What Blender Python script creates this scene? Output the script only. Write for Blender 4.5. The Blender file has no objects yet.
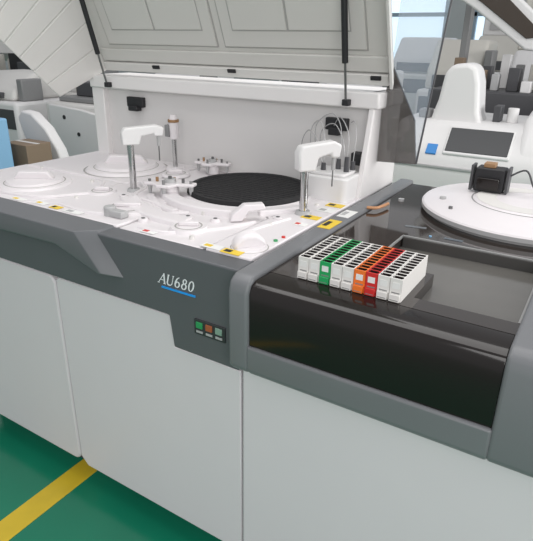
import bpy, bmesh, math, random
from mathutils import Vector, Matrix

S = bpy.context.scene
COL = S.collection
try:
    S.view_settings.view_transform = 'Standard'
except Exception:
    pass

# ------------------------------------------------------------------ materials
def mat(name, col, rough=0.5, metal=0.0, spec=0.5, var=0.04, scale=6.0, bump=0.0, alpha=1.0, coat=0.0, emit=0.0):
    m = bpy.data.materials.new(name)
    m.use_nodes = True
    nt = m.node_tree
    b = nt.nodes["Principled BSDF"]
    b.inputs["Roughness"].default_value = rough
    b.inputs["Metallic"].default_value = metal
    b.inputs["Specular IOR Level"].default_value = spec
    b.inputs["Alpha"].default_value = alpha
    b.inputs["Coat Weight"].default_value = coat
    tc = nt.nodes.new("ShaderNodeTexCoord")
    nz = nt.nodes.new("ShaderNodeTexNoise")
    nz.inputs["Scale"].default_value = scale
    nz.inputs["Detail"].default_value = 4
    nt.links.new(tc.outputs["Object"], nz.inputs["Vector"])
    mx = nt.nodes.new("ShaderNodeMix")
    mx.data_type = 'RGBA'
    c1 = [max(0, c * (1 - var)) for c in col]
    c2 = [min(1, c * (1 + var)) for c in col]
    mx.inputs[6].default_value = (*c1, 1)
    mx.inputs[7].default_value = (*c2, 1)
    nt.links.new(nz.outputs["Fac"], mx.inputs[0])
    nt.links.new(mx.outputs[2], b.inputs["Base Color"])
    if emit > 0:
        b.inputs["Emission Color"].default_value = (*col, 1)
        b.inputs["Emission Strength"].default_value = emit
    if bump > 0:
        n2 = nt.nodes.new("ShaderNodeTexNoise")
        n2.inputs["Scale"].default_value = 400
        nt.links.new(tc.outputs["Object"], n2.inputs["Vector"])
        bp = nt.nodes.new("ShaderNodeBump")
        bp.inputs["Strength"].default_value = bump
        bp.inputs["Distance"].default_value = 0.001
        nt.links.new(n2.outputs["Fac"], bp.inputs["Height"])
        nt.links.new(bp.outputs["Normal"], b.inputs["Normal"])
    return m

WHITE = mat("painted_white", (0.70, 0.69, 0.685), 0.45, var=0.02, bump=0.05)
PANEL = mat("panel_white", (0.68, 0.645, 0.665), 0.5, var=0.02, bump=0.05)
DECKW = mat("deck_white", (0.74, 0.705, 0.715), 0.35, var=0.02)
HOUSE = mat("housing_white", (0.63, 0.615, 0.605), 0.5, var=0.04, scale=2)
HOUSEL = mat("housing_rail_white", (0.75, 0.73, 0.72), 0.45, var=0.02)
LIDW = mat("lid_white", (0.60, 0.585, 0.555), 0.55, var=0.05, scale=2)
LIDL = mat("lid_ledge", (0.66, 0.645, 0.62), 0.55, var=0.03)
SEAM = mat("seam_grey", (0.25, 0.25, 0.25), 0.6)
SEAML = mat("lid_groove", (0.38, 0.37, 0.355), 0.6)
DKSEAM = mat("deck_gap", (0.26, 0.25, 0.25), 0.6)
GREY = mat("fascia_grey", (0.102, 0.107, 0.115), 0.45, var=0.04, bump=0.1)
GREYM = mat("rim_grey", (0.165, 0.17, 0.178), 0.42, var=0.04, bump=0.1)
GREYL = mat("light_grey", (0.40, 0.40, 0.40), 0.45)
BLACK = mat("black_plastic", (0.012, 0.012, 0.014), 0.5)
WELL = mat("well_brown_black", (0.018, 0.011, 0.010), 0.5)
GLOSS = mat("smoked_black", (0.011, 0.008, 0.007), 0.12, spec=0.45, var=0.3, scale=3)
GLOSSB = mat("smoked_top", (0.034, 0.028, 0.025), 0.06, spec=0.65, var=0.35, scale=4)
TRAY = mat("tray_grey", (0.125, 0.120, 0.110), 0.14, spec=0.6, var=0.25, scale=4)
TRAYW = mat("tray_wall_dark", (0.060, 0.058, 0.055), 0.2, var=0.2)
TRAYL = mat("tray_edge_grey", (0.26, 0.26, 0.255), 0.35, var=0.1)
DISC = mat("carousel_black", (0.014, 0.014, 0.015), 0.8, var=0.3, scale=60, bump=0.6)
CHROME = mat("polished_steel", (0.55, 0.55, 0.55), 0.2, metal=1.0)
DSTEEL = mat("dark_steel", (0.18, 0.18, 0.18), 0.35, metal=0.8)
BRASS = mat("brown_tip", (0.30, 0.17, 0.08), 0.5)
YELLOW = mat("yellow_sticker", (0.78, 0.55, 0.04), 0.5)
PAPER = mat("paper_sticker", (0.80, 0.80, 0.78), 0.6)
RGREEN = mat("rack_green", (0.02, 0.36, 0.11), 0.4)
RORANGE = mat("rack_orange", (0.85, 0.19, 0.03), 0.4)
RRED = mat("rack_red", (0.60, 0.030, 0.028), 0.4)
RWHITE = mat("rack_white", (0.76, 0.74, 0.71), 0.4)
BLUE = mat("logo_blue", (0.01, 0.20, 0.55), 0.4)
BLUEL = mat("underline_blue", (0.02, 0.33, 0.85), 0.4)
SKYB = mat("pale_blue", (0.22, 0.42, 0.62), 0.5)
BROWN = mat("cardboard_brown", (0.22, 0.16, 0.11), 0.8)
RED = mat("button_red", (0.6, 0.04, 0.03), 0.4)
GREEN = mat("button_green", (0.03, 0.30, 0.10), 0.4)
PALEG = mat("button_pale_green", (0.22, 0.34, 0.27), 0.4)
ORANGE = mat("button_orange", (0.35, 0.10, 0.04), 0.4)
TEXTW = mat("lettering_white", (0.82, 0.84, 0.86), 0.5)
HOSE = mat("clear_hose", (0.50, 0.50, 0.50), 0.2, alpha=0.7)
WALLM = mat("wall_paint", (0.46, 0.47, 0.48), 0.8)
FRAME = mat("window_frame", (0.30, 0.38, 0.46), 0.5)
SKY = mat("daylight_pane", (0.66, 0.80, 0.93), 0.3, emit=1.1)
YLINE = mat("floor_yellow_paint", (0.70, 0.50, 0.03), 0.35, var=0.15, scale=12)
FLOORM = mat("green_epoxy", (0.008, 0.205, 0.115), 0.18, spec=0.6, var=0.18, scale=3, bump=0.1)
SMOKE = mat("clear_tinted_acrylic", (0.50, 0.58, 0.66), 0.04, alpha=0.24)  # pale blue base stands in for the bright reflection on the pane
SMOKED = mat("dark_tinted_acrylic", (0.055, 0.045, 0.040), 0.08, spec=0.8, alpha=0.70)
BROWNG = mat("brown_tinted_glass", (0.05, 0.038, 0.03), 0.1)
DARKG = mat("charcoal", (0.06, 0.06, 0.065), 0.5)
SWP = mat("switch_panel_grey", (0.035, 0.037, 0.04), 0.4)
MIDG = mat("mid_grey_metal", (0.22, 0.22, 0.22), 0.5)
CREAM = mat("cream_plastic", (0.58, 0.56, 0.51), 0.5)

# ------------------------------------------------------------------ mesh tools
BOXF=[(0,3,2,1),(4,5,6,7),(0,1,5,4),(1,2,6,5),(2,3,7,6),(3,0,4,7)]
class MB:
    def __init__(s):
        s.v = []; s.f = []
    def add(s, vs, fs):
        o = len(s.v)
        s.v += [tuple(v) for v in vs]
        s.f += [tuple(i + o for i in f) for f in fs]
        return s
    def box(s, x0, x1, y0, y1, z0, z1):
        return s.add([(x0,y0,z0),(x1,y0,z0),(x1,y1,z0),(x0,y1,z0),(x0,y0,z1),(x1,y0,z1),(x1,y1,z1),(x0,y1,z1)], BOXF)
    def obox(s, c, ux, uy, uz, hx, hy, hz):
        c = Vector(c); ux = Vector(ux).normalized(); uy = Vector(uy).normalized(); uz = Vector(uz).normalized()
        vs = [c + ux*a*hx + uy*b*hy + uz*d*hz for d in (-1,1) for a,b in ((-1,-1),(1,-1),(1,1),(-1,1))]
        return s.add(vs, BOXF)
    def prism(s, pts, fn0, fn1):
        n = len(pts)
        vs = [fn0(*q) for q in pts] + [fn1(*q) for q in pts]
        fs = [tuple(range(n)), tuple(range(2*n-1, n-1, -1))]
        fs += [(i, i+n, (i+1) % n + n, (i+1) % n) for i in range(n)]
        return s.add(vs, fs)
    def prism_y(s, pts, y0, y1):
        return s.prism(pts, lambda a,b:(a,y0,b), lambda a,b:(a,y1,b))
    def prism_x(s, pts, x0, x1):
        return s.prism(pts, lambda a,b:(x0,a,b), lambda a,b:(x1,a,b))
    def prism_z(s, pts, z0, z1):
        return s.prism(pts, lambda a,b:(a,b,z0), lambda a,b:(a,b,z1))
    def cyl(s, p0, p1, r, r2=None, n=20):
        r2 = r if r2 is None else r2
        p0 = Vector(p0); p1 = Vector(p1); d = (p1-p0).normalized()
        a = d.orthogonal().normalized(); b = d.cross(a)
        vs = [p0 + (a*math.cos(2*math.pi*i/n) + b*math.sin(2*math.pi*i/n))*r for i in range(n)]
        vs += [p1 + (a*math.cos(2*math.pi*i/n) + b*math.sin(2*math.pi*i/n))*r2 for i in range(n)]
        return s.add(vs, [tuple(range(n-1,-1,-1)), tuple(range(n,2*n))] + [(i,(i+1)%n,(i+1)%n+n,i+n) for i in range(n)])
    def rev(s, c, prof, n=64, a0=0.0, a1=None):
        full = a1 is None
        a1 = 2*math.pi if full else a1
        m = n if full else n+1
        k = len(prof); vs = []; fs = []
        for i in range(m):
            a = a0 + (a1-a0)*i/n
            for r, z in prof:
                vs.append((c[0]+r*math.cos(a), c[1]+r*math.sin(a), c[2]+z))
        for i in range(n):
            j = (i+1) % m
            for q in range(k-1):
                fs.append((i*k+q, j*k+q, j*k+q+1, i*k+q+1))
        if not full:
            fs.append(tuple(range(k))); fs.append(tuple((m-1)*k+q for q in range(k-1,-1,-1)))
        return s.add(vs, fs)
    def sweep(s, pts, r, n=8, sub=6):
        P = [Vector(p) for p in pts]
        Q = []
        for i in range(len(P)-1):
            a = P[max(i-1,0)]; b = P[i]; c = P[i+1]; d = P[min(i+2,len(P)-1)]
            for k in range(sub):
                t = k/sub
                Q.append(0.5*((2*b)+(c-a)*t+(2*a-5*b+4*c-d)*t*t+(3*b-a-3*c+d)*t**3))
        Q.append(P[-1])
        vs = []; up = None
        for i, q in enumerate(Q):
            d = (Q[min(i+1,len(Q)-1)]-Q[max(i-1,0)]).normalized()
            if up is None: up = d.orthogonal().normalized()
            up = (up - d*up.dot(d)).normalized(); b = d.cross(up)
            for k in range(n):
                a = 2*math.pi*k/n
                vs.append(q + (up*math.cos(a)+b*math.sin(a))*r)
        fs = []
        for i in range(len(Q)-1):
            for k in range(n):
                fs.append((i*n+k, i*n+(k+1)%n, (i+1)*n+(k+1)%n, (i+1)*n+k))
        fs.append(tuple(range(n-1,-1,-1))); fs.append(tuple((len(Q)-1)*n+k for k in range(n)))
        return s.add(vs, fs)
    def obj(s, name, m, parent=None, bevel=0.0, seg=2, smooth=False, label=None):
        me = bpy.data.meshes.new(name)
        me.from_pydata(s.v, [], s.f)
        bm = bmesh.new(); bm.from_mesh(me)
        bmesh.ops.remove_doubles(bm, verts=bm.verts, dist=1e-6)
        bmesh.ops.recalc_face_normals(bm, faces=bm.faces)
        bm.to_mesh(me); bm.free()
        me.materials.append(m)
        if smooth:
            me.shade_smooth()
            me.set_sharp_from_angle(angle=math.radians(35))
        o = bpy.data.objects.new(name, me)
        COL.objects.link(o)
        if bevel > 0:
            bv = o.modifiers.new("bevel", 'BEVEL'); bv.width = bevel; bv.segments = seg
            bv.limit_method = 'ANGLE'; bv.angle_limit = math.radians(30)
            me.shade_smooth(); me.set_sharp_from_angle(angle=math.radians(50))
        if parent is not None:
            o.parent = parent
            if parent.type == 'EMPTY':
                o.matrix_parent_inverse = Matrix.Translation(-parent.location)
        if label: o["label"] = label
        return o

def thing(name, loc, label, cat, group=None):
    e = bpy.data.objects.new(name, None)
    e.location = loc; e.empty_display_size = 0.05
    COL.objects.link(e)
    e["label"] = label; e["category"] = cat
    if group: e["group"] = group
    return e

def structure(o):
    o["kind"] = "structure"; return o

def rrect(x0, x1, z0, z1, r, n=5):
    pts = []
    for cx, cz, a in ((x1-r,z0+r,-90),(x1-r,z1-r,0),(x0+r,z1-r,90),(x0+r,z0+r,180)):
        for i in range(n+1):
            t = math.radians(a+90*i/n)
            pts.append((cx+r*math.cos(t), cz+r*math.sin(t)))
    return pts

# ------------------------------------------------------------------ camera
f=544.4; a=math.radians(31.59); p=math.radians(22.86); r=math.radians(0.97)
F=Vector((-math.sin(a)*math.cos(p), math.cos(a)*math.cos(p), -math.sin(p)))
R=Vector((math.cos(a), math.sin(a), 0)); U=R.cross(F)
R2=R*math.cos(r)+U*math.sin(r); U2=-R*math.sin(r)+U*math.cos(r)
cam = bpy.data.cameras.new("camera"); co = bpy.data.objects.new("camera", cam); COL.objects.link(co)
M = Matrix((( R2.x,U2.x,-F.x,0),(R2.y,U2.y,-F.y,-0.95),(R2.z,U2.z,-F.z,1.48),(0,0,0,1)))
co.matrix_world = M
cam.sensor_fit='HORIZONTAL'; cam.sensor_width=36; cam.lens=f/533*36; cam.clip_start=0.02
S.camera = co

# ------------------------------------------------------------------ room
structure(MB().box(-9,8,-9,9,-0.05,0).obj("floor", FLOORM))
structure(MB().box(-1.437,-1.347,-2.2,9,0,0.0015).obj("trim_1", YLINE))
wb = MB()
wb.box(-9,4,9,9.15,0,0.9); wb.box(-9,4,9,9.15,2.9,3.4)
for x0,x1 in ((-9,-7.2),(-5.2,-4.8),(-2.7,-2.3),(-0.6,0.6),(2.6,4)):
    wb.box(x0,x1,9,9.15,0.9,2.9)
structure(wb.obj("wall_back", WALLM))
wi = 1
for x0,x1 in ((-7.2,-5.2),(-4.8,-2.7),(-2.3,-0.6),(0.6,2.6)):
    structure(MB().box(x0,x1,9.08,9.1,0.9,2.9).obj("window_%d"%wi, SKY))
    fr = MB()
    for q in (x0,(x0+x1)/2-0.03,x1-0.06): fr.box(q,q+0.06,9.0,9.08,0.9,2.9)
    for q in (0.9,1.9,2.84): fr.box(x0,x1,9.0,9.08,q,q+0.06)
    structure(fr.obj("trim_%d"%(wi+1), FRAME))
    wi += 1
structure(MB().box(-9.15,-9,-3,9.15,0,3.4).obj("wall_left", WALLM))

# ------------------------------------------------------------------ main analyzer
A = thing("chemistry_analyzer", (-1.33,0.4,0), "large white and grey clinical chemistry analyzer with raised lid", "laboratory machine")
MB().box(-2.0,-0.657,0.03,1.0,0.10,0.955).obj("cabinet_body", PANEL, A, 0.004)
MB().box(-1.96,-0.66,0.08,0.95,0.0,0.10).obj("plinth", DARKG, A)
MB().prism_y(rrect(-2.02,-1.343,0.10,0.812,0.03),0.0,0.035).obj("front_panel", PANEL, A, 0.006)
pts = [(-1.306,0.095),(-0.672,0.095),(-0.655,0.11),(-0.655,0.720),(-0.868,0.720),(-0.880,0.812),(-1.325,0.812),(-1.335,0.80),(-1.335,0.125)]
MB().prism_y(pts,0.0,0.035).obj("front_panel", PANEL, A, 0.003)
pts = [(-2.03,0.82),(-0.873,0.82),(-0.861,0.728),(-0.652,0.728),(-0.652,0.998),(-2.03,0.998)]
fas = MB().prism_y(pts,-0.012,0.06).obj("front_fascia", GREY, A, 0.005, 3, label="slate grey front band")
fr_=[(-2.03,1.002),(-1.165,1.002),(-1.075,0.900),(-1.085,0.898),(-1.25,0.950),(-2.03,0.934)]
ba_=[(-2.03,1.004),(-1.115,1.004),(-1.020,0.885),(-1.075,0.880),(-1.255,0.934),(-2.03,0.916)]
n=6
MB().add([(q[0],-0.048,q[1]) for q in fr_]+[(q[0],-0.008,q[1]) for q in ba_]+[(q[0],0.05,q[1]) for q in ba_],
    [tuple(range(6)),tuple(range(17,11,-1))]+[(i,i+n,(i+1)%n+n,(i+1)%n) for i in range(6)]+[(i+6,i+12,(i+1)%n+12,(i+1)%n+6) for i in range(6)]).obj("lid_grip", mat("grip_grey",(0.125,0.13,0.138),0.42,bump=0.1), A, 0.003, 2)
bp_ = MB().box(-0.785,-0.690,-0.016,-0.008,0.796,0.838).obj("switch_panel", SWP, A, 0.001)
for i,m in enumerate((GREEN,ORANGE,PALEG)):
    MB().box(-0.778+i*0.030,-0.758+i*0.030,-0.019,-0.015,0.815,0.832).obj("push_button", m, bp_, 0.001)
    MB().box(-0.778+i*0.030,-0.758+i*0.030,-0.0175,-0.015,0.802,0.808).obj("button_label", GREYL, bp_)
def glyph_strip(mb, pts, ws, ox, oz, h, sh, y):
    n=len(pts); L=[];Rr=[]
    for i in range(n):
        p0=Vector(pts[max(i-1,0)]); p1=Vector(pts[min(i+1,n-1)])
        d=(p1-p0).normalized(); nn=Vector((-d.y,d.x)); q=Vector(pts[i])
        L.append(q+nn*ws[i]/2); Rr.append(q-nn*ws[i]/2)
    conv=lambda q:(ox+(q.x+q.y*sh)*h, y, oz+q.y*h)
    vs=[conv(q) for q in L]+[conv(q) for q in Rr]
    mb.add(vs,[(i,i+1,n+i+1,n+i) for i in range(n-1)])
def ell(cx,cz,rx,rz,t0=0,t1=360,n=28,tk=0.155,tn=0.08):
    P=[];W=[]
    for i in range(n+1):
        t=math.radians(t0+(t1-t0)*i/n)
        P.append((cx+rx*math.cos(t),cz+rz*math.sin(t))); W.append(tn+(tk-tn)*abs(math.cos(t)))
    return P,W
def line(a,b,w): return ([a,b],[w,w])
G_={}
G_['A']=[line((0.0,0),(0.47,1.0),0.08),line((0.43,1.0),(0.72,0),0.155),line((0.17,0.35),(0.60,0.35),0.07),line((-0.10,0.02),(0.14,0.02),0.06),line((0.56,0.02),(0.86,0.02),0.06)]
pu,wu=ell(0.38,0.27,0.27,0.25,180,360,16)
G_['U']=[([(0.11,1.0)]+pu+[(0.65,1.0)],[0.155]+[0.155-0.075*i/16 for i in range(17)]+[0.08]),line((0.0,0.97),(0.24,0.97),0.06),line((0.54,0.97),(0.76,0.97),0.06)]
G_['6']=[ell(0.33,0.29,0.22,0.26),([(0.11,0.22),(0.10,0.36),(0.12,0.56),(0.20,0.78),(0.32,0.93),(0.44,1.0)],[0.155,0.155,0.155,0.14,0.11,0.07])]
G_['8']=[ell(0.33,0.76,0.17,0.21,tk=0.135),ell(0.33,0.28,0.23,0.26)]
G_['0']=[ell(0.33,0.5,0.24,0.47)]
tx=-0.900; LH=0.0292
for ch,adv in (('A',0.86),('U',0.88),('6',0.74),('8',0.74),('0',0.66)):
    mb=MB()
    for k_,(P_,W_) in enumerate(G_[ch]): glyph_strip(mb,P_,W_,tx,0.9075,LH,0.26,-0.0128-0.0001*k_)
    mb.obj("lettering",TEXTW,fas)
    tx+=adv*LH
MB().box(-0.889,-0.780,-0.0150,-0.011,0.8960,0.9005).obj("blue_underline", BLUEL, fas)
# deck
MB().box(-2.0,-0.657,0.045,0.80,0.95,0.992).obj("deck", DKSEAM, A)
def plate(pts, h=1.0, b=0.004, name="deck_cover"):
    return MB().prism_z(pts,0.975,h).obj(name, DECKW, A, b)
plate([(-1.998,0.05),(-1.517,0.05),(-1.452,0.20),(-1.452,0.418),(-1.998,0.418)],1.002)
plate([(-1.998,0.425),(-1.452,0.425),(-1.402,0.50),(-1.402,0.80),(-1.998,0.80)],1.0)
plate([(-1.51,0.05),(-1.103,0.05),(-1.103,0.23),(-1.203,0.397),(-1.445,0.417),(-1.445,0.20)],1.004)
plate([(-1.095,0.05),(-0.803,0.05),(-0.803,0.36),(-0.90,0.418),(-1.05,0.398),(-1.19,0.398),(-1.095,0.23)],1.0)
plate([(-0.795,0.05),(-0.659,0.05),(-0.659,0.80),(-0.795,0.80)],1.004)
plate([(-1.445,0.426),(-1.20,0.406),(-0.90,0.427),(-0.803,0.368),(-0.803,0.80),(-1.395,0.80),(-1.395,0.50)],0.998)
# carousel
CX,CY=-1.015,0.577
MB().rev((CX,CY,0.998),[(0.210,0.0),(0.212,0.010),(0.219,0.012),(0.236,0.003),(0.238,-0.004)],96,math.radians(165),math.radians(375)).obj("carousel_rim", DECKW, A, smooth=True)
cz = MB().rev((CX,CY,1.005),[(0,0.010),(0.190,0.010),(0.194,0.016),(0.207,0.016),(0.211,-0.003)],96).obj("carousel_cover", DISC, A, smooth=True, label="matt black round carousel cover")
for k in range(-8,9):
    w = math.sqrt(max(0,0.186**2-(k*0.021)**2))
    MB().obox((CX,CY+k*0.021,1.0155),(1,0,0),(0,1,0),(0,0,1),w,0.0012,0.001).obj("cover_rib", BLACK, cz)
def dome(c, r, h, name):
    o = MB().rev(c,[(0,h),(r*0.45,h*0.95),(r*0.72,h*0.8),(r*0.76,h*0.45),(r*0.93,h*0.38),(r,0.0)],72).obj(name, DECKW, A, smooth=True)
    MB().rev((c[0],c[1],c[2]+h*0.40),[(r*0.76,0.0008),(r*0.78,0.0016),(r*0.80,0.0008)],64).obj("lid_groove", SEAML, o)
    MB().rev((c[0],c[1],c[2]),[(r,0.0008),(r*1.02,0.0014),(r*1.04,0.0008)],64).obj("lid_gap", SEAML, o)
    MB().prism([(-0.55*r,0),(-0.40*r,h*1.2),(0.40*r,h*1.2),(0.55*r,0)],
               lambda u,w:(c[0]+u*0.85+0.012,c[1]+u*0.52-0.014,c[2]+h*0.85+w),
               lambda u,w:(c[0]+u*0.85-0.012,c[1]+u*0.52+0.014,c[2]+h*0.85+w)).obj("lid_handle", DECKW, o, 0.005)
dome((-1.70,0.235,1.0),0.130,0.022,"round_lid")
dome((-1.62,0.60,1.0),0.160,0.026,"round_lid")
MB().rev((CX,CY,0.998),[(0.250,0),(0.252,0.022),(0.298,0.022),(0.305,0)],32,math.radians(218),math.radians(302)).obj("curved_cover", DECKW, A, 0.004)
MB().rev((CX,CY,0.998),[(0.245,0),(0.247,0.018),(0.28,0.018),(0.285,0)],24,math.radians(310),math.radians(338)).obj("curved_cover", DECKW, A, 0.004)
MB().rev((CX,CY,0.998),[(0.318,0),(0.320,0.012),(0.343,0.012),(0.348,0)],32,math.radians(225),math.radians(262)).obj("curved_cover", DECKW, A, 0.003)
MB().rev((CX,CY,0.998),[(0.37,0),(0.372,0.016),(0.43,0.016),(0.435,0)],32,math.radians(230),math.radians(278)).obj("curved_cover", DECKW, A, 0.004)
for (x,y,rr) in ((-1.20,0.19,0.080),(-0.93,0.15,0.055),(-1.38,0.62,0.055),(-1.41,0.28,0.050)):
    hh_=MB().rev((x,y,1.0),[(0,0.010),(rr*0.9,0.010),(rr,0)],40).obj("round_hatch", DECKW, A, smooth=True)
    MB().rev((x,y,1.010),[(rr*0.62,0.0004),(rr*0.66,0.0012),(rr*0.70,0.0004)],40).obj("hatch_groove", SEAML, hh_)
    MB().obox((x,y,1.016),(0.85,0.52,0),(-0.52,0.85,0),(0,0,1),rr*0.5,rr*0.13,0.006).obj("hatch_handle", DECKW, hh_, 0.003)
gr = MB()
prof = [(-0.046,0),(-0.044,0.018),(-0.03,0.035),(-0.01,0.043),(0.014,0.041),(0.036,0.025),(0.046,0)]
gr.prism(prof, lambda u,w:(-0.722+u*0.6,0.130+u*0.8,1.003+w), lambda u,w:(-0.695+u*0.6,0.109+u*0.8,1.003+w*0.85))
gr.obj("domed_grip", DECKW, A, 0.008, 3)
gb=MB().rev((-0.708,0.118,1.003),[(0,0.006),(0.040,0.006),(0.046,0)],40).obj("grip_base", DECKW, A, smooth=True)
MB().rev((-0.708,0.118,1.003),[(0.0455,0.0008),(0.0475,0.0014),(0.0495,0.0008)],48).obj("base_groove", SEAML, gb)
br = MB().prism([(-0.055,0),(-0.05,0.02),(-0.012,0.048),(0.045,0.048),(0.05,0.033),(0.0,0.028),(-0.02,0.0)],
    lambda u,w:(-0.850+u*0.7,0.318+u*0.7,1.002+w), lambda u,w:(-0.828+u*0.7,0.296+u*0.7,1.002+w)).obj("angled_bracket", DECKW, A, 0.003)
MB().cyl((-0.862,0.300,1.0),(-0.862,0.300,1.03),0.010).obj("bracket_foot", BRASS, br, 0.001)

def arm(base, ztop, length, h, direction, pr=0.011, drop=0.012):
    x,y = base; d = Vector((*direction,0)).normalized(); e = Vector((-d.y,d.x,0)); o0 = Vector((x,y,ztop))
    prof = [(-0.026,-drop),(0.028,-drop),(0.036,h*0.35),(length-0.03,h*0.50),(length-0.028,h*0.30),(length,h*0.30),(length+0.005,h*0.9),(length-0.02,h*1.08),(0.03,h),(-0.018,h*0.92),(-0.028,h*0.6)]
    am = MB().prism(prof, lambda u,w: o0+d*u+e*0.019+Vector((0,0,w)), lambda u,w: o0+d*u-e*0.019+Vector((0,0,w))).obj("probe_arm", WHITE, A, 0.006, 3)
    MB().cyl((x,y,1.0),(x,y,ztop),pr).obj("steel_column", CHROME, am, smooth=True)
    MB().cyl((x,y,1.002),(x,y,1.014),pr*2.2,pr*1.7).obj("column_collar", GREYL, am, smooth=True)
    q = o0+d*(length-0.012)
    MB().cyl((q.x,q.y,ztop-0.07),(q.x,q.y,ztop+h*0.4),0.0022,n=8).obj("probe_needle", DSTEEL, am)
    MB().cyl((q.x,q.y,ztop-0.02),(q.x,q.y,ztop+h*0.4),0.006,n=12).obj("needle_holder", GREYL, am)
    return am
arm((-1.333,0.35),1.172,0.105,0.045,(0.62,0.78))
arm((-0.733,0.445),1.150,0.105,0.062,(0.58,0.81),pr=0.012,drop=0.016)
mx = MB().cyl((-1.45,0.70,1.12),(-1.45,0.70,1.185),0.017,0.020).obj("mixer_head", DECKW, A, 0.003)
MB().cyl((-1.45,0.70,1.0),(-1.45,0.70,1.12),0.009).obj("steel_column", CHROME, mx, smooth=True)
MB().cyl((-1.45,0.70,1.185),(-1.45,0.70,1.195),0.0215).obj("brown_ring", BRASS, mx, smooth=True)
MB().cyl((-1.45,0.70,1.195),(-1.45,0.70,1.212),0.016,0.012).obj("head_cap", DECKW, mx, smooth=True)
MB().box(-1.475,-1.455,0.675,0.70,1.13,1.175).obj("sensor_block", MIDG, mx, 0.002)
MB().rev((-1.45,0.70,1.0),[(0,0.012),(0.035,0.012),(0.04,0)],32).obj("mixer_base", DECKW, mx, smooth=True)
def mech(x,y,s=1.0,z=1.0,rot=0.35):
    c,s_=math.cos(rot),math.sin(rot)
    def W(u,v): return (x+(u*c-v*s_)*s, y+(u*s_+v*c)*s)
    outline=[(-0.085,-0.018),(-0.050,-0.022),(-0.030,-0.050),(0.015,-0.052),(0.030,-0.022),(0.085,-0.018),(0.088,0.014),(0.035,0.022),(0.020,0.050),(-0.020,0.052),(-0.045,0.022),(-0.085,0.018)]
    b=MB().prism_z([W(*q) for q in outline],z+0.034,z+0.044).obj("mixer_plate", DECKW, A, 0.003)
    q=W(0,0)
    MB().cyl((q[0],q[1],z),(q[0],q[1],z+0.035),0.030*s,0.026*s,n=28).obj("mixer_hub", DECKW, b, smooth=True)
    MB().cyl((q[0],q[1],z+0.044),(q[0],q[1],z+0.056),0.020*s,0.018*s,n=24).obj("hub_cap", GREYL, b, smooth=True)
    MB().cyl((q[0],q[1],z+0.056),(q[0],q[1],z+0.064),0.006*s,n=12).obj("hub_screw", DSTEEL, b)
    for k,(u,v) in enumerate(((-0.072,0.0),(-0.045,0.0),(0.072,-0.002),(0.045,0.0),(0.0,0.038),(-0.008,-0.038))):
        q=W(u,v)
        MB().cyl((q[0],q[1],z+0.044),(q[0],q[1],z+0.051+0.007*(k%2)),0.005*s,n=12).obj("plate_pin", [DSTEEL,BRASS,MIDG][k%3], b)
    for u,v in ((-0.072,0.0),(0.072,-0.002),(0.0,0.038),(-0.008,-0.038)):
        q=W(u,v)
        MB().cyl((q[0],q[1],z+0.004),(q[0],q[1],z+0.034),0.005*s,0.009*s,n=12).obj("stirrer", GREYL, b)
mech(-1.195,0.380,1.0,1.004); mech(-1.290,0.735,0.85,1.0,0.2)
MB().box(-1.20,-1.13,0.095,0.125,1.004,1.024).cyl((-1.19,0.11,1.0),(-1.19,0.11,1.032),0.018).obj("small_clip", GREYL, A, 0.004)
for x,y in ((-1.42,0.18),(-0.87,0.09),(-0.98,0.28),(-0.76,0.30),(-1.55,0.36),(-1.88,0.40),(-0.74,0.55)):
    MB().cyl((x,y,1.0),(x,y,1.010),0.008,0.006).obj("cover_screw", LIDL, A)
for x,y in ((-1.31,0.28),(-0.99,0.22),(-0.91,0.245),(-1.08,0.13),(-0.77,0.36)):
    o=MB().cyl((x,y,1.0),(x,y,1.0095),0.016,0.014).obj("probe_port", DECKW, A, smooth=True)
    MB().cyl((x,y,1.009),(x,y,1.0102),0.006,n=14).obj("port_hole", DARKG, o)
for P_,rr in (([(-1.95,0.12,1.002),(-1.70,0.09,1.003),(-1.52,0.12,1.003),(-1.44,0.22,1.003),(-1.38,0.30,1.003)],0.007),
    ([(-1.40,0.10,1.004),(-1.25,0.09,1.004),(-1.12,0.16,1.004),(-1.02,0.26,1.002)],0.007),
    ([(-1.05,0.08,1.0),(-0.95,0.09,1.0),(-0.86,0.19,1.0),(-0.81,0.30,1.0)],0.007),
    ([(-1.96,0.40,1.002),(-1.75,0.41,1.002),(-1.55,0.40,1.002),(-1.47,0.33,1.002)],0.007),
    ([(-1.40,0.45,1.0),(-1.33,0.40,1.003),(-1.28,0.30,1.004),(-1.15,0.27,1.004)],0.008),
    ([(-0.78,0.20,1.003),(-0.76,0.30,1.003),(-0.74,0.38,1.003)],0.006)):
    MB().sweep(P_,rr).obj("molded_ridge", DECKW, A, smooth=True)
MB().cyl((-0.675,0.19,1.004),(-0.675,0.19,1.008),0.0055).obj("indicator_button", GREEN, A)
MB().cyl((-0.672,0.225,1.004),(-0.672,0.225,1.008),0.005).obj("indicator_button", RED, A)
def sticker(x,y,w,h,m,z=1.0045,ang=0,parent=A,bar=None):
    ca,sa = math.cos(ang),math.sin(ang)
    o = MB().obox((x,y,z),(ca,sa,0),(-sa,ca,0),(0,0,1),w/2,h/2,0.0006).obj("warning_sticker", m, parent)
    if bar: MB().obox((x-ca*w*0.2,y-sa*w*0.2,z+0.0008),(ca,sa,0),(-sa,ca,0),(0,0,1),w*0.18,h*0.26,0.0003).obj("sticker_print", bar, o)
sticker(-0.785,0.066,0.060,0.028,PAPER,1.005,0,bar=YELLOW)
sticker(-0.722,0.062,0.056,0.028,YELLOW,1.005,0,bar=BLACK)
sticker(-0.695,0.425,0.055,0.034,YELLOW,1.005,0,bar=BLACK)
sticker(-0.622,0.40,0.038,0.085,YELLOW,1.0038,0,bar=BLACK)
sticker(-0.622,0.52,0.038,0.075,PAPER,1.0038,0,bar=GREYL)
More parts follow.
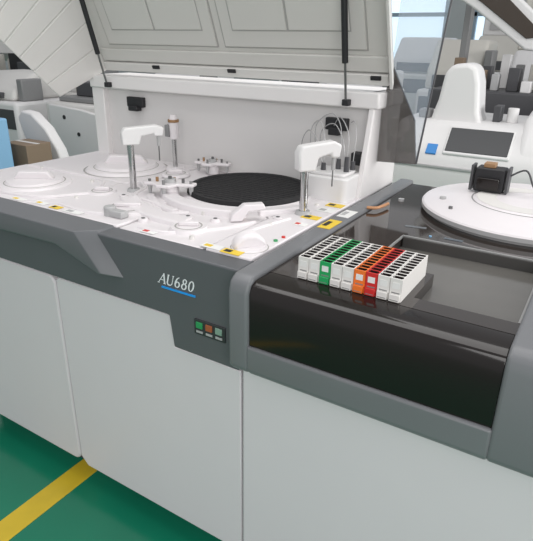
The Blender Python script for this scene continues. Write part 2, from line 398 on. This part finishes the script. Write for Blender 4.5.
sticker(-0.690,0.515,0.055,0.040,PAPER,1.005,0,bar=GREYL)
sticker(-0.690,0.580,0.055,0.036,YELLOW,1.005,0,bar=BLACK)
sticker(-0.690,0.350,0.040,0.026,PAPER,1.005,0,bar=RED)
sticker(-1.56,0.068,0.06,0.024,PAPER,1.0035,0.0,bar=YELLOW)
sticker(-1.455,0.075,0.05,0.024,PAPER,1.0055,0.0,bar=YELLOW)
sticker(-1.38,0.070,0.04,0.024,YELLOW,1.0055,0.0,bar=BLACK)
sticker(-1.00,0.068,0.05,0.024,PAPER,1.002,0.0,bar=RED)
sticker(-1.30,0.068,0.07,0.026,PAPER,1.0055,0.0,bar=GREYL)
# wash station
ws = MB().prism_z(rrect(-0.835,-0.675,0.615,0.755,0.022),1.0,1.082).obj("wash_station", WHITE, A, 0.006, 3)
MB().prism_z(rrect(-0.82,-0.69,0.63,0.74,0.018),1.082,1.092).obj("station_cap", WHITE, ws, 0.003)
for x,y,h in ((-0.78,0.665,0.025),(-0.745,0.705,0.035),(-0.705,0.68,0.050),(-0.70,0.72,0.03)):
    MB().cyl((x,y,1.09),(x,y,1.09+h),0.009,0.007,n=14).obj("hose_fitting", DARKG, ws)
for P_ in ([(-0.78,0.665,1.11),(-0.79,0.68,1.20),(-0.83,0.72,1.24),(-0.88,0.76,1.20),(-0.885,0.775,1.10)],
    [(-0.745,0.705,1.12),(-0.75,0.72,1.22),(-0.80,0.75,1.262),(-0.865,0.77,1.22),(-0.87,0.778,1.14)],
    [(-0.705,0.68,1.13),(-0.71,0.69,1.21),(-0.76,0.73,1.255),(-0.80,0.77,1.22)],
    [(-0.79,0.68,1.09),(-0.82,0.69,1.18),(-0.87,0.72,1.205),(-0.91,0.75,1.15),(-0.905,0.77,1.06)],
    [(-0.72,0.70,1.09),(-0.73,0.70,1.18),(-0.78,0.73,1.232),(-0.84,0.76,1.20),(-0.85,0.775,1.12)],
    [(-0.70,0.72,1.12),(-0.70,0.73,1.20),(-0.72,0.76,1.24),(-0.74,0.775,1.235)]):
    MB().sweep(P_,0.0017).obj("clear_hose", HOSE, ws, smooth=True)
# rear housing
MB().box(-1.95,-0.69,0.795,1.0,0.99,1.30).obj("rear_wall", HOUSE, A, 0.003)
MB().box(-1.97,-0.645,0.760,1.0,1.283,1.335).obj("rear_top_rail", HOUSEL, A, 0.006)
MB().box(-1.97,-1.90,0.77,1.0,0.99,1.29).obj("rear_post", HOUSEL, A, 0.004)
MB().prism_x([(0.70,0.99),(1.02,0.99),(1.02,1.335),(0.775,1.335),(0.76,1.25)],-0.680,-0.660).obj("rear_end_plate", HOUSEL, A, 0.004)
MB().box(-1.77,-1.68,0.775,0.796,1.215,1.255).box(-1.75,-1.70,0.76,0.79,1.20,1.22).obj("latch_block", BLACK, A, 0.003)
MB().box(-0.835,-0.755,0.772,0.796,1.205,1.245).box(-0.815,-0.775,0.755,0.79,1.19,1.215).obj("latch_block", BLACK, A, 0.003)
MB().box(-0.725,-0.69,0.755,0.796,1.10,1.14).obj("latch_block", BLACK, A, 0.003)
# lid
LR=-0.632
ly = lambda s: 0.815-0.38*s
lz = lambda s: 1.365+0.925*s
def lp(x,s,n=0.0):
    return Vector((x, ly(s)-0.925*n, lz(s)-0.38*n))
lid = MB().add([lp(-1.92,0),lp(LR,0),lp(LR,0.85),lp(-1.92,0.85),lp(-1.92,0,-0.03),lp(LR,0,-0.03),lp(LR,0.85,-0.03),lp(-1.92,0.85,-0.03)],BOXF).obj("raised_lid", LIDW, A, label="off-white lid held open by gas struts")
def lbox(name,x0,x1,s0,s1,n0,n1,m,bev=0.003):
    vs=[lp(x,s,n) for n in (n0,n1) for x,s in ((x0,s0),(x1,s0),(x1,s1),(x0,s1))]
    return MB().add(vs,BOXF).obj(name,m,lid,bev)
lbox("hinge_rail",-1.90,LR,-0.005,0.030,0,0.02,LIDL)
lbox("lower_ledge",-1.90,LR,0.035,0.085,0,0.012,LIDW)
for (x0,x1) in ((-1.84,-1.28),(-1.25,-0.70)):
    lbox("recess_frame",x0,x1,0.10,0.75,0,0.004,SEAML,0)
    lbox("inset_panel",x0+0.004,x1-0.004,0.104,0.744,0,0.008,LIDW,0.003)
    lbox("inset_frame",x0+0.05,x1-0.05,0.16,0.60,0.006,0.0088,SEAML,0)
    xm=(x0+x1)/2
    lbox("inset_plate",x0+0.054,xm-0.004,0.164,0.60,0.006,0.012,LIDW,0.003)
    lbox("inset_plate",xm+0.004,x1-0.054,0.164,0.60,0.006,0.012,LIDW,0.003)
for x in (-1.62,-1.25,-0.69):
    lbox("hinge_latch",x,x+0.035,0.015,0.028,0.018,0.026,BLACK,0.001)
w0,w1,w2,w3 = lp(-1.91,-0.01,0.0), Vector((-2.01,0.63,1.248)), Vector((-2.06,0.33,1.56)), lp(-1.94,0.6,0)
wn=(w1-w0).cross(w3-w0).normalized()
def slab(name, P, off, t, m, bev=0.002):
    k=len(P)
    return MB().add([q+wn*off for q in P]+[q+wn*(off+t) for q in P],[tuple(range(k)),tuple(range(2*k-1,k-1,-1))]+[(i,i+k,(i+1)%k+k,(i+1)%k) for i in range(k)]).obj(name,m,lid,bev)
NS=6
for i in range(NS):
    t0=i/NS; t1=(i+0.965)/NS
    slab("wing_slat",[w0.lerp(w3,t0),w1.lerp(w2,t0),w1.lerp(w2,t1),w0.lerp(w3,t1)],0,0.012,LIDL,0.003)
    if i<NS-1: slab("wing_joint",[w0.lerp(w3,t1-0.002),w1.lerp(w2,t1-0.002),w1.lerp(w2,(i+1.02)/NS),w0.lerp(w3,(i+1.02)/NS)],0.003,0.007,LIDL,0)
MB().add([lp(LR,0,0),lp(LR+0.015,0,0.05),lp(LR+0.015,0.85,0.06),lp(LR,0.85,0),lp(LR+0.01,0,0),lp(LR+0.025,0,0.05),lp(LR+0.025,0.85,0.06),lp(LR+0.01,0.85,0)],BOXF).obj("side_wing",LIDL,lid,0.002)
sm = MB().prism_y([(-0.640,1.42),(-0.545,1.25),(-0.525,1.115),(-0.465,1.75),(-0.625,1.75)],0.830,0.836).obj("tinted_window", SMOKE, lid, label="translucent tinted side window")
MB().prism_y([(-0.70,1.105),(-0.525,1.113),(-0.545,1.25),(-0.640,1.42),(-0.655,1.30)],0.828,0.838).obj("tinted_corner", SMOKED, lid, label="dark brown tinted lower corner of the side window")
MB().cyl((-0.525,0.833,1.115),(-0.465,0.833,1.75),0.0035,n=8).obj("window_edge", DARKG, sm)
MB().cyl((-0.640,0.833,1.42),(-0.545,0.833,1.25),0.0025,n=8).obj("window_edge", DARKG, sm)
for x,yt in ((-1.845,0.59),(-0.752,0.63)):
    p0=Vector((x,0.745,1.30)); p1=Vector((x,yt,1.85))
    d=p1-p0
    st=MB().cyl(p0+d*0.22,p1,0.010).obj("gas_strut", BLACK, A, smooth=True)
    MB().cyl(p0,p0+d*0.24,0.004,n=10).obj("strut_rod", DSTEEL, st, smooth=True)
    MB().box(x-0.012,x+0.012,0.738,0.765,1.290,1.310).obj("strut_mount", BLACK, st, 0.003)

# ------------------------------------------------------------------ rack module
B = thing("sample_rack_module", (-0.15,0.5,0), "grey and white sample feeder cabinet with smoked black window", "laboratory machine")
MB().box(-0.64,0.55,0.02,1.08,0.10,0.77).obj("cabinet_body", PANEL, B, 0.004)
MB().box(-0.60,0.52,0.06,1.04,0.0,0.10).obj("plinth", DARKG, B)
MB().prism_y(rrect(-0.648,0.55,0.095,0.755,0.02),-0.004,0.03).obj("front_panel", PANEL, B, 0.006)
prof = [(-0.045,0.76),(-0.058,0.775),(-0.058,0.965),(-0.050,0.99),(-0.03,1.003),(1.08,1.003),(1.08,0.76)]
MB().prism_x(prof,-0.65,-0.597).obj("side_rail", GREYM, B, 0.008, 3, label="mid grey side rail")
MB().prism_x(prof,-0.068,0.56).obj("side_block", GREYM, B, 0.008, 3)
MB().prism_x([(-0.045,0.76),(-0.058,0.775),(-0.058,0.838),(0.0,0.838),(0.0,0.76)],-0.60,-0.065).obj("lower_rail", GREYM, B, 0.006, 3)
MB().prism_x([(-0.050,0.836),(-0.050,0.968),(-0.042,0.984),(-0.025,0.992),(0.035,0.992),(0.035,0.836)],-0.598,-0.067).obj("front_window", GLOSS, B, 0.003, 3, label="glossy smoked black window")
MB().box(-0.597,-0.068,0.035,1.06,0.90,0.962).obj("tray_floor", TRAY, B)
MB().prism_z([(-0.597,0.035),(-0.275,0.035),(-0.275,0.232),(-0.425,0.232),(-0.425,0.46),(-0.597,0.46)],0.962,0.992).obj("rack_bay", GLOSSB, B)
MB().box(-0.275,-0.068,0.035,0.085,0.962,0.992).obj("bay_cover", GLOSSB, B)
MB().box(-0.422,-0.072,0.448,0.455,0.962,0.990).obj("tray_wall", TRAYW, B)
MB().box(-0.427,-0.072,0.455,0.461,0.986,0.9938).obj("tray_lip", TRAYL, B, 0.001)
MB().box(-0.428,-0.424,0.232,0.458,0.986,0.9932).obj("tray_lip", TRAYL, B, 0.001)
MB().box(-0.072,-0.067,0.085,0.46,0.962,0.993).obj("tray_lip", TRAYL, B)
MB().box(-0.597,-0.068,0.46,1.06,0.958,0.992).obj("smoked_top_cover", GLOSSB, B)
dc=(-0.165,0.865,0.985)
rc = MB().rev(dc,[(0,0.054),(0.16,0.054),(0.165,0.049),(0.235,0.047),(0.245,0.042),(0.300,0.040),(0.318,0.035),(0.322,0.030)],96).obj("round_cover", DECKW, B, smooth=True, label="large round white carousel cover")
MB().rev(dc,[(0.322,0.030),(0.322,0.018),(0.310,0.014),(0.305,0.0)],96).obj("cover_rim", GREYL, rc, smooth=True, label="soft grey rim")
MB().rev((dc[0],dc[1],dc[2]+0.0545),[(0.10,0.0),(0.155,0.0008),(0.158,0.0)],72).obj("cover_groove", LIDL, rc)
MB().rev((dc[0],dc[1],dc[2]+0.0490),[(0.168,0.0),(0.17,0.001),(0.173,0.0)],72).obj("cover_groove", SEAM, rc)
MB().cyl((-0.41,0.78,1.023),(-0.41,0.78,1.033),0.010).obj("cover_screw", GREYL, rc)
MB().cyl((-0.36,0.68,1.023),(-0.36,0.68,1.033),0.006).obj("cover_screw", DSTEEL, rc)
MB().sweep([(-0.60,0.62,1.004),(-0.575,0.63,1.004),(-0.565,0.66,1.004),(-0.56,0.70,1.004)],0.005).obj("copper_strap", mat("copper_orange",(0.50,0.25,0.12),0.5), B)
sticker(-0.42,0.55,0.06,0.014,mat("faint_label",(0.14,0.15,0.16),0.4),0.9926,0.2,B)
sticker(-0.30,0.50,0.05,0.012,mat("faint_print",(0.10,0.12,0.14),0.4),0.9926,0.0,B)
MB().cyl((-0.36,0.49,0.992),(-0.36,0.49,0.995),0.004,n=10).obj("indicator_light", SKYB, B)
MB().cyl((-0.55,0.80,0.992),(-0.55,0.80,1.0),0.010,n=14).obj("cover_knob", GREYL, B)

dx,dy=-0.100,-0.060; dz=0.0085
Dv = thing("barcode_reader", (-0.20+dx,0.98+dy,1.0405), "black plastic reader head with metal bracket on round cover", "scanner")
d0 = MB().prism_y(rrect(-0.247+dx,-0.155+dx,1.032+dz,1.108+dz,0.008),0.950+dy,1.010+dy).obj("reader_body", BLACK, Dv, 0.004)
MB().box(-0.235+dx,-0.168+dx,0.938+dy,0.951+dy,1.042+dz,1.078+dz).obj("reader_lens", GLOSS, d0, 0.002)
MB().box(-0.225+dx,-0.190+dx,0.96+dy,1.0+dy,1.108+dz,1.122+dz).obj("reader_cap", BRASS, d0, 0.002)
MB().box(-0.15+dx,-0.142+dx,0.95+dy,1.0+dy,1.032+dz,1.122).box(-0.26+dx,-0.252+dx,0.95+dy,1.0+dy,1.032+dz,1.122).obj("bracket", DARKG, Dv, 0.001)
MB().sweep([(-0.15+dx,0.98+dy,1.09),(-0.10+dx,0.97+dy,1.12),(-0.07+dx,0.95+dy,1.08),(-0.05+dx,0.97+dy,1.046)],0.003).obj("cable", DARKG, Dv, smooth=True)

# ------------------------------------------------------------------ racks
PIT=0.0266
def make_rack(m, idx):
    x0=-0.528+idx*PIT; w=0.0254; L=0.170; y0=0.044; z0=0.9925; h=0.050
    e = thing("sample_rack",(x0+w/2,y0+L/2,z0),"", "rack","sample tube racks in the feeder tray")
    b = MB()
    b.box(x0,x0+w,y0,y0+L,z0,z0+0.012)
    t=0.0015
    b.box(x0,x0+t,y0,y0+L,z0+0.012,z0+h); b.box(x0+w-t,x0+w,y0,y0+L,z0+0.012,z0+h)
    n=10; pitch=(L-0.005)/n; c=0.0024
    b.box(x0+t,x0+w-t,y0,y0+0.003,z0+0.012,z0+h)
    for i in range(1,n+1):
        yy=y0+0.003+i*pitch-c
        b.box(x0+t,x0+w-t,yy,min(yy+c,y0+L),z0+0.012,z0+h)
    for i in range(n):
        ya=y0+0.003+i*pitch; yb=ya+pitch-c; q=0.0022
        for (cx_,sx) in ((x0+t,1),(x0+w-t,-1)):
            for (cy_,sy) in ((ya,1),(yb,-1)):
                b.prism_z([(cx_,cy_),(cx_+sx*q,cy_),(cx_,cy_+sy*q)],z0+h-0.004,z0+h)
    b.obj("rack_body", m, e)
    for i in range(n):
        ya=y0+0.003+i*pitch; yb=ya+pitch-c
        xa=x0+t; xb=x0+w-t; g=0.0006; zt=z0+h-0.0008; zb=z0+0.012
        MB().box(xa,xa+g,ya,yb,zb,zt).box(xb-g,xb,ya,yb,zb,zt).box(xa+g,xb-g,ya,ya+g,zb,zt).box(xa+g,xb-g,yb-g,yb,zb,zt).box(xa+g,xb-g,ya+g,yb-g,zb,zb+0.004).obj("well_sleeve", WELL, e)  # dark lining added to put the shade of the hole into colour
    MB().box(x0+0.0015,x0+w-0.0015,y0-0.007,y0,z0+0.001,z0+0.017).obj("rack_foot", m, e, 0.001)
    MB().box(x0+0.004,x0+w-0.004,y0-0.0075,y0-0.0068,z0+0.004,z0+0.0055).obj("foot_slot", MIDG, e)
    MB().box(x0+0.004,x0+w-0.004,y0-0.0006,y0,z0+0.0175,z0+0.020).obj("front_slot", MIDG, e)
    MB().box(x0+0.005,x0+w-0.005,y0-0.0008,y0,z0+0.028,z0+0.041).obj("number_label", PAPER, e)
    return e
proto={}
def copy_rack(src, idx, sidx):
    e=src.copy(); COL.objects.link(e); e.location.x += (idx-sidx)*PIT
    for c in src.children:
        k=c.copy(); COL.objects.link(k); k.parent=e
        k.matrix_parent_inverse = c.matrix_parent_inverse.copy()
    return e
seq="WWGWWORWW"
mm={"W":(RWHITE,"white"),"G":(RGREEN,"green"),"O":(RORANGE,"orange"),"R":(RRED,"red")}
for i,c in enumerate(seq):
    if c in proto: e=copy_rack(proto[c][0],i,proto[c][1])
    else:
        e=make_rack(mm[c][0],i); proto[c]=(e,i)
    e["label"]="%s plastic sample tube rack with ten empty dark wells"%mm[c][1]

# ------------------------------------------------------------------ background right
G = thing("benchtop_analyzer",(-0.5,2.5,0),"white rounded laboratory analyzer with dark display behind main machine","laboratory machine")
body=[(2.30,0.0),(2.24,0.60),(2.22,0.80),(2.235,0.87),(2.26,0.92),(2.36,1.04),(2.40,1.062),(2.46,1.07),(3.0,1.07),(3.0,0.0)]
MB().prism_x(body,-1.13,0.35).obj("cabinet_body", WHITE, G, 0.06, 5)
def slope(x,z,off):
    t=(z-0.92)/0.12; return (x,2.26+0.10*t-0.77*off,z+0.64*off)
def sl_panel(name,x0,x1,z0,z1,m,off=0.006,par=G,bev=0.003):
    P=[slope(x0,z0,-0.01),slope(x1,z0,-0.01),slope(x1,z1,-0.01),slope(x0,z1,-0.01),slope(x0,z0,off),slope(x1,z0,off),slope(x1,z1,off),slope(x0,z1,off)]
    return MB().add(P,BOXF).obj(name,m,par,bev)
hd=sl_panel("display_bezel",-0.80,-0.44,0.900,1.042,WHITE,0.008,bev=0.008)
sl_panel("display_screen",-0.790,-0.450,0.912,1.034,SWP,0.010,hd,0.006)
sl_panel("blue_badge",-0.895,-0.835,0.895,0.945,BLUE,0.004)
MB().box(-1.08,-0.50,2.215,2.235,0.820,0.835).obj("front_trim", GREYL, G, 0.003)
MB().prism_x([(2.22,0.80),(2.25,0.90),(2.33,1.03),(2.42,1.12),(2.60,1.15),(3.0,1.15),(3.0,0.80)],-0.42,0.34).obj("raised_section", WHITE, G, 0.04, 5)
MB().prism_y([(-0.95,1.04),(-0.64,1.04),(-0.67,1.12),(-0.69,1.28),(-0.715,1.36),(-0.76,1.385),(-0.85,1.375),(-0.89,1.33),(-0.91,1.18)],2.42,2.62).obj("upright_cover", WHITE, G, 0.03, 4)
MB().box(-1.02,-0.95,2.44,2.52,1.065,1.12).obj("top_fitting", MIDG, G, 0.01)
MB().box(-0.60,-0.56,2.48,2.58,1.07,1.16).obj("top_fitting", DARKG, G, 0.004)
MB().cyl((-0.50,2.52,1.07),(-0.50,2.52,1.15),0.03).obj("top_fitting", WHITE, G, 0.004)
bt = thing("blue_tray",(-0.4,2.75,1.151),"shallow blue plastic tray on white analyzer","tray")
MB().box(-0.40,-0.12,2.64,2.88,1.151,1.16).box(-0.40,-0.39,2.64,2.88,1.16,1.19).box(-0.13,-0.12,2.64,2.88,1.16,1.19).box(-0.40,-0.12,2.64,2.65,1.16,1.19).box(-0.40,-0.12,2.87,2.88,1.16,1.19).obj("tray_shell", SKYB, bt)

H = thing("stored_analyzer",(-0.6,3.5,0),"grey laboratory instrument with raised pale lid and brown tinted window","laboratory machine")
MB().box(-1.25,0.6,3.15,3.95,0,0.95).obj("cabinet_body", LIDL, H, 0.02)
MB().box(-1.2,0.5,3.2,3.9,0.95,1.18).obj("instrument_deck", DARKG, H, 0.01)
random.seed(9)
for i in range(16):
    x=-1.12+(i%8)*0.105; y=3.25+random.random()*0.15+0.25*(i//8); w=0.05+random.random()*0.06; hh=0.06+random.random()*0.13+0.06*(i//8)
    MB().box(x,x+w,y,y+w*1.3,1.18,1.18+hh).obj("inner_unit", [MIDG,CREAM,BROWN,GREYL,DARKG,WHITE][i%6], H, 0.005)
MB().box(-1.15,-1.10,3.75,3.85,1.18,2.1).obj("lid_post", MIDG, H, 0.005)
rl=MB().prism_y([(-1.18,2.02),(-0.74,1.80),(-0.50,1.60),(-0.45,1.47),(-0.50,1.435),(-0.62,1.45),(-0.98,1.70),(-1.22,1.84)],3.32,3.40).obj("raised_lid", WHITE, H, 0.015, 3)
MB().prism_y([(-1.15,1.96),(-0.76,1.755),(-0.57,1.59),(-0.55,1.53),(-0.62,1.52),(-0.95,1.75),(-1.17,1.88)],3.305,3.325).obj("tinted_window", BROWNG, rl, 0.004)
MB().cyl((-1.125,3.8,2.05),(-0.9,3.40,1.78),0.012).obj("lid_support", DSTEEL, H)

def analyzer(x0,x1,y0,y1,zt,hood,m1,m2,lab,lidup=False):
    e=thing("stored_analyzer",((x0+x1)/2,(y0+y1)/2,0),lab,"laboratory machine")
    MB().box(x0,x1,y0,y1,0,zt).obj("cabinet_body",m1,e,0.03,3)
    MB().box(x0+0.03,x1-0.03,y0-0.005,y0+0.02,zt-0.22,zt-0.06).obj("front_strip",DARKG,e,0.005)
    MB().prism_x([(y0+0.05,zt),(y1,zt),(y1,zt+hood),(y0+0.3,zt+hood),(y0+0.08,zt+hood*0.4)],x0+0.05,x1-0.1).obj("instrument_hood",m2,e,0.035,3)
    MB().box(x1-0.09,x1-0.02,y0+0.1,y0+0.3,zt,zt+hood*0.8).obj("control_unit",MIDG,e,0.01)
    MB().box(x0+0.12,x1-0.22,y0+0.03,y0+0.07,zt+0.02,zt+hood*0.3).obj("hood_window",DARKG,e,0.005)
    if lidup:
        MB().prism_x([(y1-0.12,zt+hood),(y1-0.08,zt+hood),(y1-0.02,zt+hood+0.55),(y1-0.10,zt+hood+0.55)],x0+0.02,x1-0.05).obj("open_lid",m1,e,0.015)
        MB().prism_x([(y1-0.135,zt+hood+0.06),(y1-0.12,zt+hood+0.06),(y1-0.105,zt+hood+0.45),(y1-0.118,zt+hood+0.45)],x0+0.10,x1-0.14).obj("lid_recess",GREYL,e,0.003)
    return e
analyzer(-2.35,-1.65,3.6,4.3,0.95,0.30,CREAM,WHITE,"cream analyzer with rounded white hood stored behind")
analyzer(-1.60,-0.98,4.2,4.9,1.10,0.42,WHITE,CREAM,"white analyzer with tall cream hood stored behind")
analyzer(-0.93,-0.15,4.3,5.0,1.10,0.34,CREAM,WHITE,"cream analyzer with open lid stored behind",True)
analyzer(-3.4,-2.6,4.6,5.3,1.0,0.25,LIDL,WHITE,"pale grey analyzer with white hood stored behind")
analyzer(-4.1,-3.3,3.2,3.9,1.02,0.20,CREAM,WHITE,"cream analyzer with low white hood")
analyzer(-4.9,-4.2,1.9,2.5,0.98,0.22,WHITE,LIDL,"white analyzer with grey sloping hood")
analyzer(-2.5,-1.75,5.8,6.5,1.15,0.40,LIDL,WHITE,"grey analyzer with white hood near the windows")
analyzer(-1.60,-0.80,5.9,6.6,1.20,0.38,WHITE,CREAM,"tall white analyzer with open lid near the windows",True)

# ------------------------------------------------------------------ background left
K = thing("refurbished_analyzer",(-3.6,2.2,0),"pale grey analyzer cabinet with dark screw fittings","laboratory machine")
MB().box(-3.95,-3.15,2.0,2.7,0.0,1.0).obj("cabinet_body", LIDL, K, 0.02)
MB().prism_y([(-3.88,0.55),(-3.22,0.50),(-3.20,0.93),(-3.50,0.97),(-3.88,0.99)],1.975,2.005).obj("side_cover", WHITE, K, 0.01)
for x,z in ((-3.70,0.90),(-3.55,0.78),(-3.32,0.66)): MB().cyl((x,1.985,z),(x,1.97,z),0.016,n=12).obj("cover_screw", BLACK, K)
MB().box(-3.9,-3.2,2.1,2.6,1.0,1.04).obj("top_unit", MIDG, K, 0.01)
MB().box(-3.8,-3.55,2.2,2.4,1.04,1.15).obj("top_unit", DARKG, K, 0.01)
MB().box(-3.45,-3.25,2.2,2.4,1.04,1.10).obj("top_unit", WHITE, K, 0.01)
cv = thing("curved_cover_panel",(-3.25,1.5,0),"loose white curved cover panel leaning on stand","panel")
pf=[(-3.49,0.97),(-3.44,1.02),(-3.34,1.01),(-3.21,0.92),(-3.11,0.79),(-3.06,0.66),(-3.24,0.62),(-3.33,0.66),(-3.40,0.76),(-3.46,0.88)]
MB().prism_y(pf,1.42,1.50).obj("panel_shell", WHITE, cv, 0.015,3)
MB().box(-3.36,-3.08,1.40,1.70,0.0,0.62).obj("support_stand", MIDG, cv, 0.01)
N = thing("dismantled_analyzer",(-5,2.8,0),"opened laboratory analyzer with exposed dark mechanisms","laboratory machine")
MB().box(-6.6,-4.25,2.6,3.5,0,1.0).obj("cabinet_body", LIDL, N, 0.02)
random.seed(2)
for i in range(44):
    x=-6.5+random.random()*2.1; y=2.62+random.random()*0.6; w=0.06+random.random()*0.16; hh=0.06+random.random()*0.26
    MB().box(x,x+w,y,y+w,1.0,1.0+hh).obj("mechanism_block", [DARKG,WHITE,MIDG,BLACK,CREAM][i%5], N, 0.005)
for i in range(10):
    x=-6.4+i*0.2; y=2.65+random.random()*0.3
    MB().cyl((x,y,1.0),(x,y,1.25+random.random()*0.15),0.012,n=10).obj("mechanism_rod", DSTEEL, N)
MB().prism_x([(3.2,1.30),(3.5,1.2),(3.7,2.1),(3.55,2.12)],-6.6,-4.6).obj("open_lid", LIDL, N, 0.01)
T = thing("low_bench",(-3.3,1.3,0),"low grey bench standing on green floor","bench")
MB().box(-3.62,-3.02,1.12,1.36,0.56,0.60).obj("bench_top", MIDG, T, 0.004)
for x in (-3.6,-3.06):
    for y in (1.14,1.32): MB().box(x,x+0.03,y,y+0.03,0,0.56).obj("bench_leg", DARKG, T)
cb = thing("cardboard_box",(-3.15,1.25,0.6),"brown cardboard box on low grey bench","box")
MB().box(-3.27,-3.05,1.15,1.33,0.601,0.86).obj("box_body", BROWN, cb, 0.004)
MB().box(-3.27,-3.05,1.225,1.25,0.86,0.8615).obj("packing_tape", LIDL, cb)
bc = thing("blue_cabinet",(-3.6,0.95,0),"pale blue metal cabinet standing on green floor","cabinet")
MB().box(-3.8,-3.09,0.98,1.08,0,1.03).obj("cabinet_body", SKYB, bc, 0.01)
MB().box(-3.75,-3.12,0.965,0.98,0.05,0.98).obj("cabinet_door", SKYB, bc, 0.004)

# ------------------------------------------------------------------ light
w = bpy.data.worlds.new("world"); S.world = w; w.use_nodes=True
bgn = w.node_tree.nodes["Background"]; bgn.inputs[0].default_value=(0.95,0.965,1.0,1); bgn.inputs[1].default_value=0.58
def area(name, loc, tgt, sx, sy, e, col=(1,1,1)):
    l=bpy.data.lights.new(name,'AREA'); l.shape='RECTANGLE'; l.size=sx; l.size_y=sy; l.energy=e; l.color=col
    o=bpy.data.objects.new(name,l); COL.objects.link(o); o.location=loc
    o.rotation_euler=(Vector(tgt)-Vector(loc)).to_track_quat('-Z','Y').to_euler()
area("ceiling_light",(-1.0,0.6,3.3),(-1.0,0.6,0),3.0,2.0,54,(1,0.98,0.96))  # soft overhead lamp added to brighten the deck
area("window_light",(3.6,2.2,1.9),(-1,0.3,0.9),2.2,1.6,130,(1,0.985,0.975))
area("window_light",(1.5,-3.0,2.2),(-1,0.2,0.75),3.0,2.0,76,(1,0.98,0.975))  # front fill lamp added to brighten the front panels
